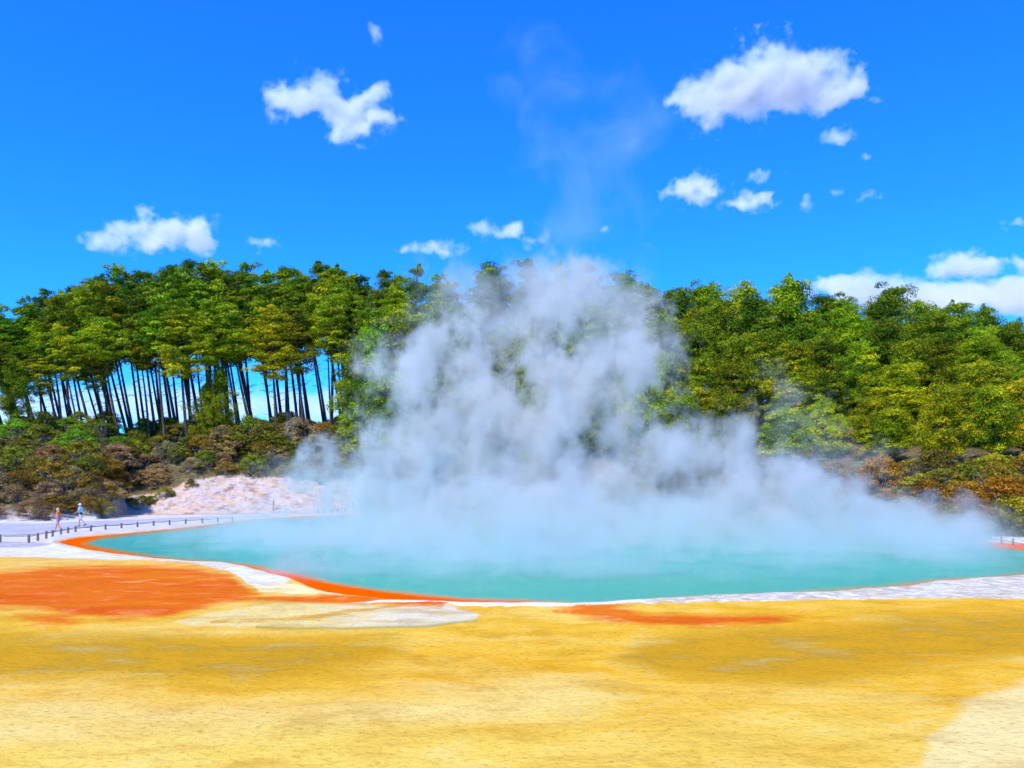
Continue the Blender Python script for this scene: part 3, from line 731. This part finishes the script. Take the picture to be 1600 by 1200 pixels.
JM = dict(head=(0, -.05, 1.63), neck=(0, -.02, 1.48), chest=(0, 0, 1.27), pelvis=(0, .02, .98), shL=(-.18, 0, 1.42), shR=(.18, 0, 1.42),
    elL=(-.25, .10, 1.15), wrL=(-.23, -.02, .92), hdL=(-.22, -.06, .84), elR=(.25, -.06, 1.15), wrR=(.22, -.27, 1.02), hdR=(.2, -.34, .98),
    hpL=(-.095, .02, .93), knL=(-.10, -.14, .52), anL=(-.10, -.16, .09), hpR=(.095, .02, .93), knR=(.10, .10, .52), anR=(.10, .42, .22), tipR=-.08)
FACE_LEFT = R(-90)
d = gd(832.5); 
person((gx(91, d), d, .04), FACE_LEFT, .97, dict(j=JW, skin=(.62, .28, .15), shirt=(.85, .22, .05), sleeve=.25, shorts=(.30, .24, .62), short=.35, hair=(.75, .52, .18), shoe=(.35, .25, .22)),
    'blonde person in an orange top and violet shorts walking along the path')
d = gd(824)
person((gx(126, d), d, .06), FACE_LEFT, 1.02, dict(j=JM, skin=(.60, .34, .22), shirt=(.42, .68, .85), sleeve=.55, shorts=(.55, .55, .60), short=.85, cap=(.85, .85, .85), shoe=(.04, .03, .03),
    bag=(.02, .02, .03), bagpos=(.12, .08, 1.0), bagsize=(.12, .13, .09), bagname='waist_bag'),
    'person in a light blue shirt and white cap with a black waist bag')

# ------------------------------------------------------------------ steam and clouds
SEEDS = {'steam_vapour': 11.3, 'thin_steam_vapour': -23.7, 'low_steam_vapour': 31.1, 'faint_vapour': 5.9}
clrng = random.Random(21)
def vol_mat(name, blobs, dens, nscale, amp, thr, soft, warp, wscale, color=(1, 1, 1), aniso=.2, detail=6, rough=.6, dist=0., step=1., stretch=(1, 1, 1), power=1., fill=1.):
    t = NT(name); P = t.pos()
    sv = SEEDS.get(name, clrng.uniform(-50, 50)); seedv = (sv, sv * .7 + 3, -sv)
    Pn = t.vmath('ADD', t.vmath('MULTIPLY', P, stretch), seedv)
    wv = t.noise(Pn, wscale, 1, .5, out='Color')
    PW = t.vmath('ADD', P, t.vmath('SCALE', t.vmath('SUBTRACT', wv, (.5, .5, .5)), warp))
    tot = None
    for (c_, r_, w_) in blobs:
        v = t.vmath('MULTIPLY', t.vmath('SUBTRACT', PW, tuple(c_)), tuple(1 / q for q in r_))
        s = t.math('MULTIPLY', t.math('SUBTRACT', 1., t.vmath('LENGTH', v), True), w_ * fill)
        tot = s if tot is None else t.math('ADD', tot, s)
    tot = t.math('MINIMUM', tot, 1.)
    nz = t.noise(Pn, nscale, detail, rough, dist)
    f = t.math('ADD', tot, t.math('MULTIPLY', t.math('SUBTRACT', nz, .5), amp))
    f = t.maprange(f, thr, thr + soft)
    if power != 1.: f = t.math('POWER', f, power)
    f = t.math('MULTIPLY', f, dens)
    pv = t.t.nodes.new('ShaderNodeVolumePrincipled')
    pv.inputs['Color'].default_value = (*color, 1); pv.inputs['Anisotropy'].default_value = aniso
    t.l(f, pv.inputs['Density']); t.l(pv.outputs[0], t.out.inputs['Volume'])
    try: t.m.cycles.volume_step_rate = step
    except Exception: pass
    try: t.m.volume_intersection_method = 'ACCURATE'
    except Exception: pass
    return t.m
def hull(name, blobs, grow, vox, mat, origin, floor=None):
    import mathutils
    bm = bmesh.new()
    for c_, r_, w_ in blobs:
        bmesh.ops.create_icosphere(bm, subdivisions=3, radius=1, matrix=mathutils.Matrix.Translation(Vector(c_) - Vector(origin)) @ mathutils.Matrix.Diagonal((r_[0] * grow, r_[1] * grow, r_[2] * grow, 1)))
    me = remeshed(name, bm, vox, mat, 3)
    if floor is not None:
        for v in me.vertices: v.co.z = max(v.co.z, floor - origin[2])
        bm = bmesh.new(); bm.from_mesh(me); bmesh.ops.dissolve_degenerate(bm, dist=1e-4, edges=bm.edges); bm.to_mesh(me); bm.free()
    o = link(bpy.data.objects.new(name, me)); o.location = origin
    return o
def pb(px, py, d, rx, ry_depth, rz, w_=1.):
    """blob by plan column / height; radii rx, rz as photo pixels at that distance, depth in metres"""
    return ((gx(px, d), d, hz(py, d)), (rx / F * d, ry_depth, rz / F * d), w_)
S = [pb(700, 535, 58, 95, 7, 85), pb(650, 610, 58, 95, 8, 110, .95), pb(735, 640, 58, 105, 8, 110), pb(590, 580, 60, 75, 5, 75, .8),
     pb(872, 440, 58, 60, 5, 85, .95), pb(862, 540, 57, 85, 7, 100), pb(860, 640, 57, 130, 9, 110),
     pb(1000, 545, 57, 90, 7, 85), pb(955, 620, 57, 115, 8, 110), pb(930, 470, 62, 95, 5, 60, .7),
     pb(820, 745, 55, 290, 13, 130), pb(660, 750, 60, 160, 11, 120), pb(1080, 740, 52, 150, 10, 105), pb(1145, 665, 53, 60, 6, 75, .8),
     pb(1190, 790, 48, 160, 10, 85), pb(1290, 780, 46, 120, 9, 85, .95), pb(1390, 815, 43, 115, 8, 65, .95), pb(1470, 838, 40, 90, 7, 38, .9),
     pb(550, 765, 64, 110, 10, 75, .95), pb(495, 700, 66, 70, 6, 65, .75), pb(840, 830, 52, 420, 18, 75), pb(830, 845, 44, 520, 14, 85, .62), pb(840, 865, 35, 500, 9, 75, .58), pb(860, 895, 28, 330, 5, 60, .5)]
sm = vol_mat('steam_vapour', S, .85, .38, 5.9, .72, 1.0, 5.0, .16, (.935, .93, .88), .15, 6, .66, 0, step=.13, stretch=(1, 1, .78), power=1.5, fill=1.5)
st_ = hull('steam', S, 1.16, .9, sm, (4, 55, 0), floor=.02)
tag(st_, 'thick white steam rising from the turquoise hot pool', None, None, 'stuff')
T = [pb(780, 450, 64, 190, 8, 75, .9), pb(830, 500, 62, 270, 8, 110, .9), pb(960, 470, 62, 110, 7, 80, .8), pb(500, 745, 70, 110, 8, 85, 1.0), pb(1270, 730, 50, 130, 8, 90, .8), pb(1210, 640, 52, 70, 6, 90, .7), pb(600, 560, 62, 70, 6, 80, .7)]
tm = vol_mat('thin_steam_vapour', T, .26, .30, 3.6, .50, .9, 5, .12, (.93, .93, .89), .15, 7, .62, .7, step=.2)
o = hull('thin_steam', T, 1.1, 1.1, tm, (0, 60, 0), floor=.05); tag(o, 'thin blue-grey steam drifting in front of the pines', None, None, 'stuff')
Bz = [pb(560, 850, 45, 220, 12, 55, .95), pb(400, 853, 42, 170, 8, 42, .72), pb(900, 905, 27, 460, 4.5, 70, .85), pb(640, 890, 31, 160, 4, 60, .85), pb(1330, 878, 33, 240, 6, 48, .85), pb(265, 855, 41, 45, 2, 26, 1.2), pb(345, 862, 39, 35, 2, 24, 1.1), pb(938, 930, 23.2, 26, .9, 24, 1.3), pb(1072, 922, 24, 36, 1, 22, 1.2), pb(560, 905, 28, 60, 1.5, 26, 1.), pb(700, 905, 27, 70, 2, 30, 1.), pb(880, 838, 52, 560, 28, 95, 1.), pb(380, 842, 50, 150, 10, 36, .6), pb(1380, 850, 42, 270, 16, 75, .9)]
bmz = vol_mat('low_steam_vapour', Bz, .36, .30, 4.0, .3, 1.1, 3., .15, (.93, .93, .89), .15, 6, .6, .5, step=.2)
o = hull('low_steam', Bz, 1.05, .8, bmz, (0, 45, 0), floor=.03); tag(o, 'low veil of steam lying on the pool water', None, None, 'stuff')
Wp = [pb(850, 125, 75, 110, 8, 70, .9), pb(900, 210, 75, 150, 8, 130, 1.), pb(950, 310, 72, 120, 7, 140, 1.), pb(900, 380, 70, 90, 6, 80, 1.), pb(960, 110, 75, 70, 6, 60, .8), pb(1000, 220, 75, 90, 6, 90, .9)]
wpm = vol_mat('faint_vapour', Wp, .05, .20, 4.2, .55, 1.2, 8, .08, (.97, .97, 1.0), .15, 6, .6, .8, step=.3)
o = hull('faint_steam', Wp, 1.08, 1.5, wpm, (8, 72, 0)); tag(o, 'faint wisp of steam rising into the blue sky', None, None, 'stuff')

CD = 1500.
def cb(px, py, rx, rz, w_=1.): return pb(px, py, CD, rx, .85 * rx / F * CD, rz, w_)
CLOUDS = [
 ('low pale cloud bank seen through the gaps between the tall pine trunks', [cb(60,650,130,55), cb(220,640,140,50), cb(380,640,140,48), cb(540,640,130,46), cb(-60,655,100,50)], 1.01),
 ('large white cumulus cloud, the biggest one high in the right sky', [cb(1190,125,95,62), cb(1120,150,85,50), cb(1255,130,75,48), cb(1070,148,45,35,.9), cb(1310,138,50,26,.9), cb(1345,125,30,22,.8)], 1),
 ('ragged white cloud high in the left sky with torn lower tail', [cb(450,158,48,42), cb(500,145,50,48), cb(550,165,60,30,.9), cb(555,200,60,24,.95), cb(598,150,30,20,.75), cb(605,192,40,20,.8)], 1),
 ('tiny bright cloud puff above the ragged left cloud', [cb(586,54,20,17,.95)], .3),
 ('flat-bottomed white cloud low over the left end of the pines', [cb(195,372,55,26), cb(240,360,50,34), cb(300,365,58,34), cb(150,378,36,14,.8)], .7),
 ('small puff just right of the flat-bottomed low left cloud', [cb(408,381,30,17,1.1)], .3),
 ('thin flat cloud just above the treetops left of the steam', [cb(690,390,55,13), cb(635,392,25,10,.9)], .4),
 ('small torn cloud above the thin flat one near the steam', [cb(800,362,38,22), cb(755,358,32,17,.85), cb(832,378,22,16,.8)], .4),
 ('medium white cloud below the biggest cloud beside the faint steam', [cb(1092,295,48,30), cb(1060,300,30,16,.75)], .5),
 ('ragged low cloud right of the medium cloud', [cb(1168,314,42,19), cb(1200,308,24,14,.8)], .45),
 ('thin wisp of cloud over the ragged low one', [cb(1192,272,32,13,.85)], .35),
 ('small oval cloud beneath the right tip of the biggest cloud', [cb(1312,213,34,16,.95)], .35),
 ('tiny faint cloud beside the right tip of the biggest cloud', [cb(1370,157,26,10,.75)], .3),
 ('pinprick cloud under the small oval one', [cb(1354,245,13,7,.85)], .25),
 ('small faded cloud right of the ragged low cloud', [cb(1257,319,24,13,.85)], .3),
 ('faint wispy cloud, last of the small ones to the right', [cb(1350,308,24,9,.8), cb(1305,298,18,8,.7)], .3),
 ('slanting sliver of cloud above the pines behind the steam', [cb(944,361,18,9,.8)], .3),
 ('dome-shaped cloud over the long bank at the right', [cb(1505,412,52,24), cb(1540,418,40,18), cb(1470,422,36,14,.9)], .5),
 ('cloud cut by the right edge above the long bank', [cb(1605,412,40,18,.9)], .5),
 ('small faint cloud at the right edge of the sky', [cb(1595,347,26,13,.75)], .3),
 ('long low bank of cloud behind the right treetops', [cb(1350,455,60,32), cb(1400,462,80,34), cb(1298,453,62,26,1.15), cb(1470,470,90,32), cb(1560,462,90,34), cb(1640,455,80,36)], 1),
]
for lab, bl, sz in CLOUDS:
    k = CD / F
    nsc = (.022 if sz > .6 else .034)
    m_ = vol_mat('cloud_vapour', bl, (.014 if sz == 1.01 else .055) if sz > .4 else .035, nsc, 3.4, .42, .7, 60 * sz + 12, .012 / max(.4, sz), (1, 1, 1), .0, 7, .68, 0, step=.2 if sz > .5 else .35, fill=1.3)
    cxs = np.mean([b[0] for b in bl], axis=0)
    bl = [(b_[0], tuple(q * 1.12 for q in b_[1]), b_[2]) for b_ in bl]; o = hull('cloud', bl, 1.1, max(3, 9 * sz), m_, tuple(float(v) for v in cxs))
    tag(o, lab, 'cloud', 'clouds in the blue sky')
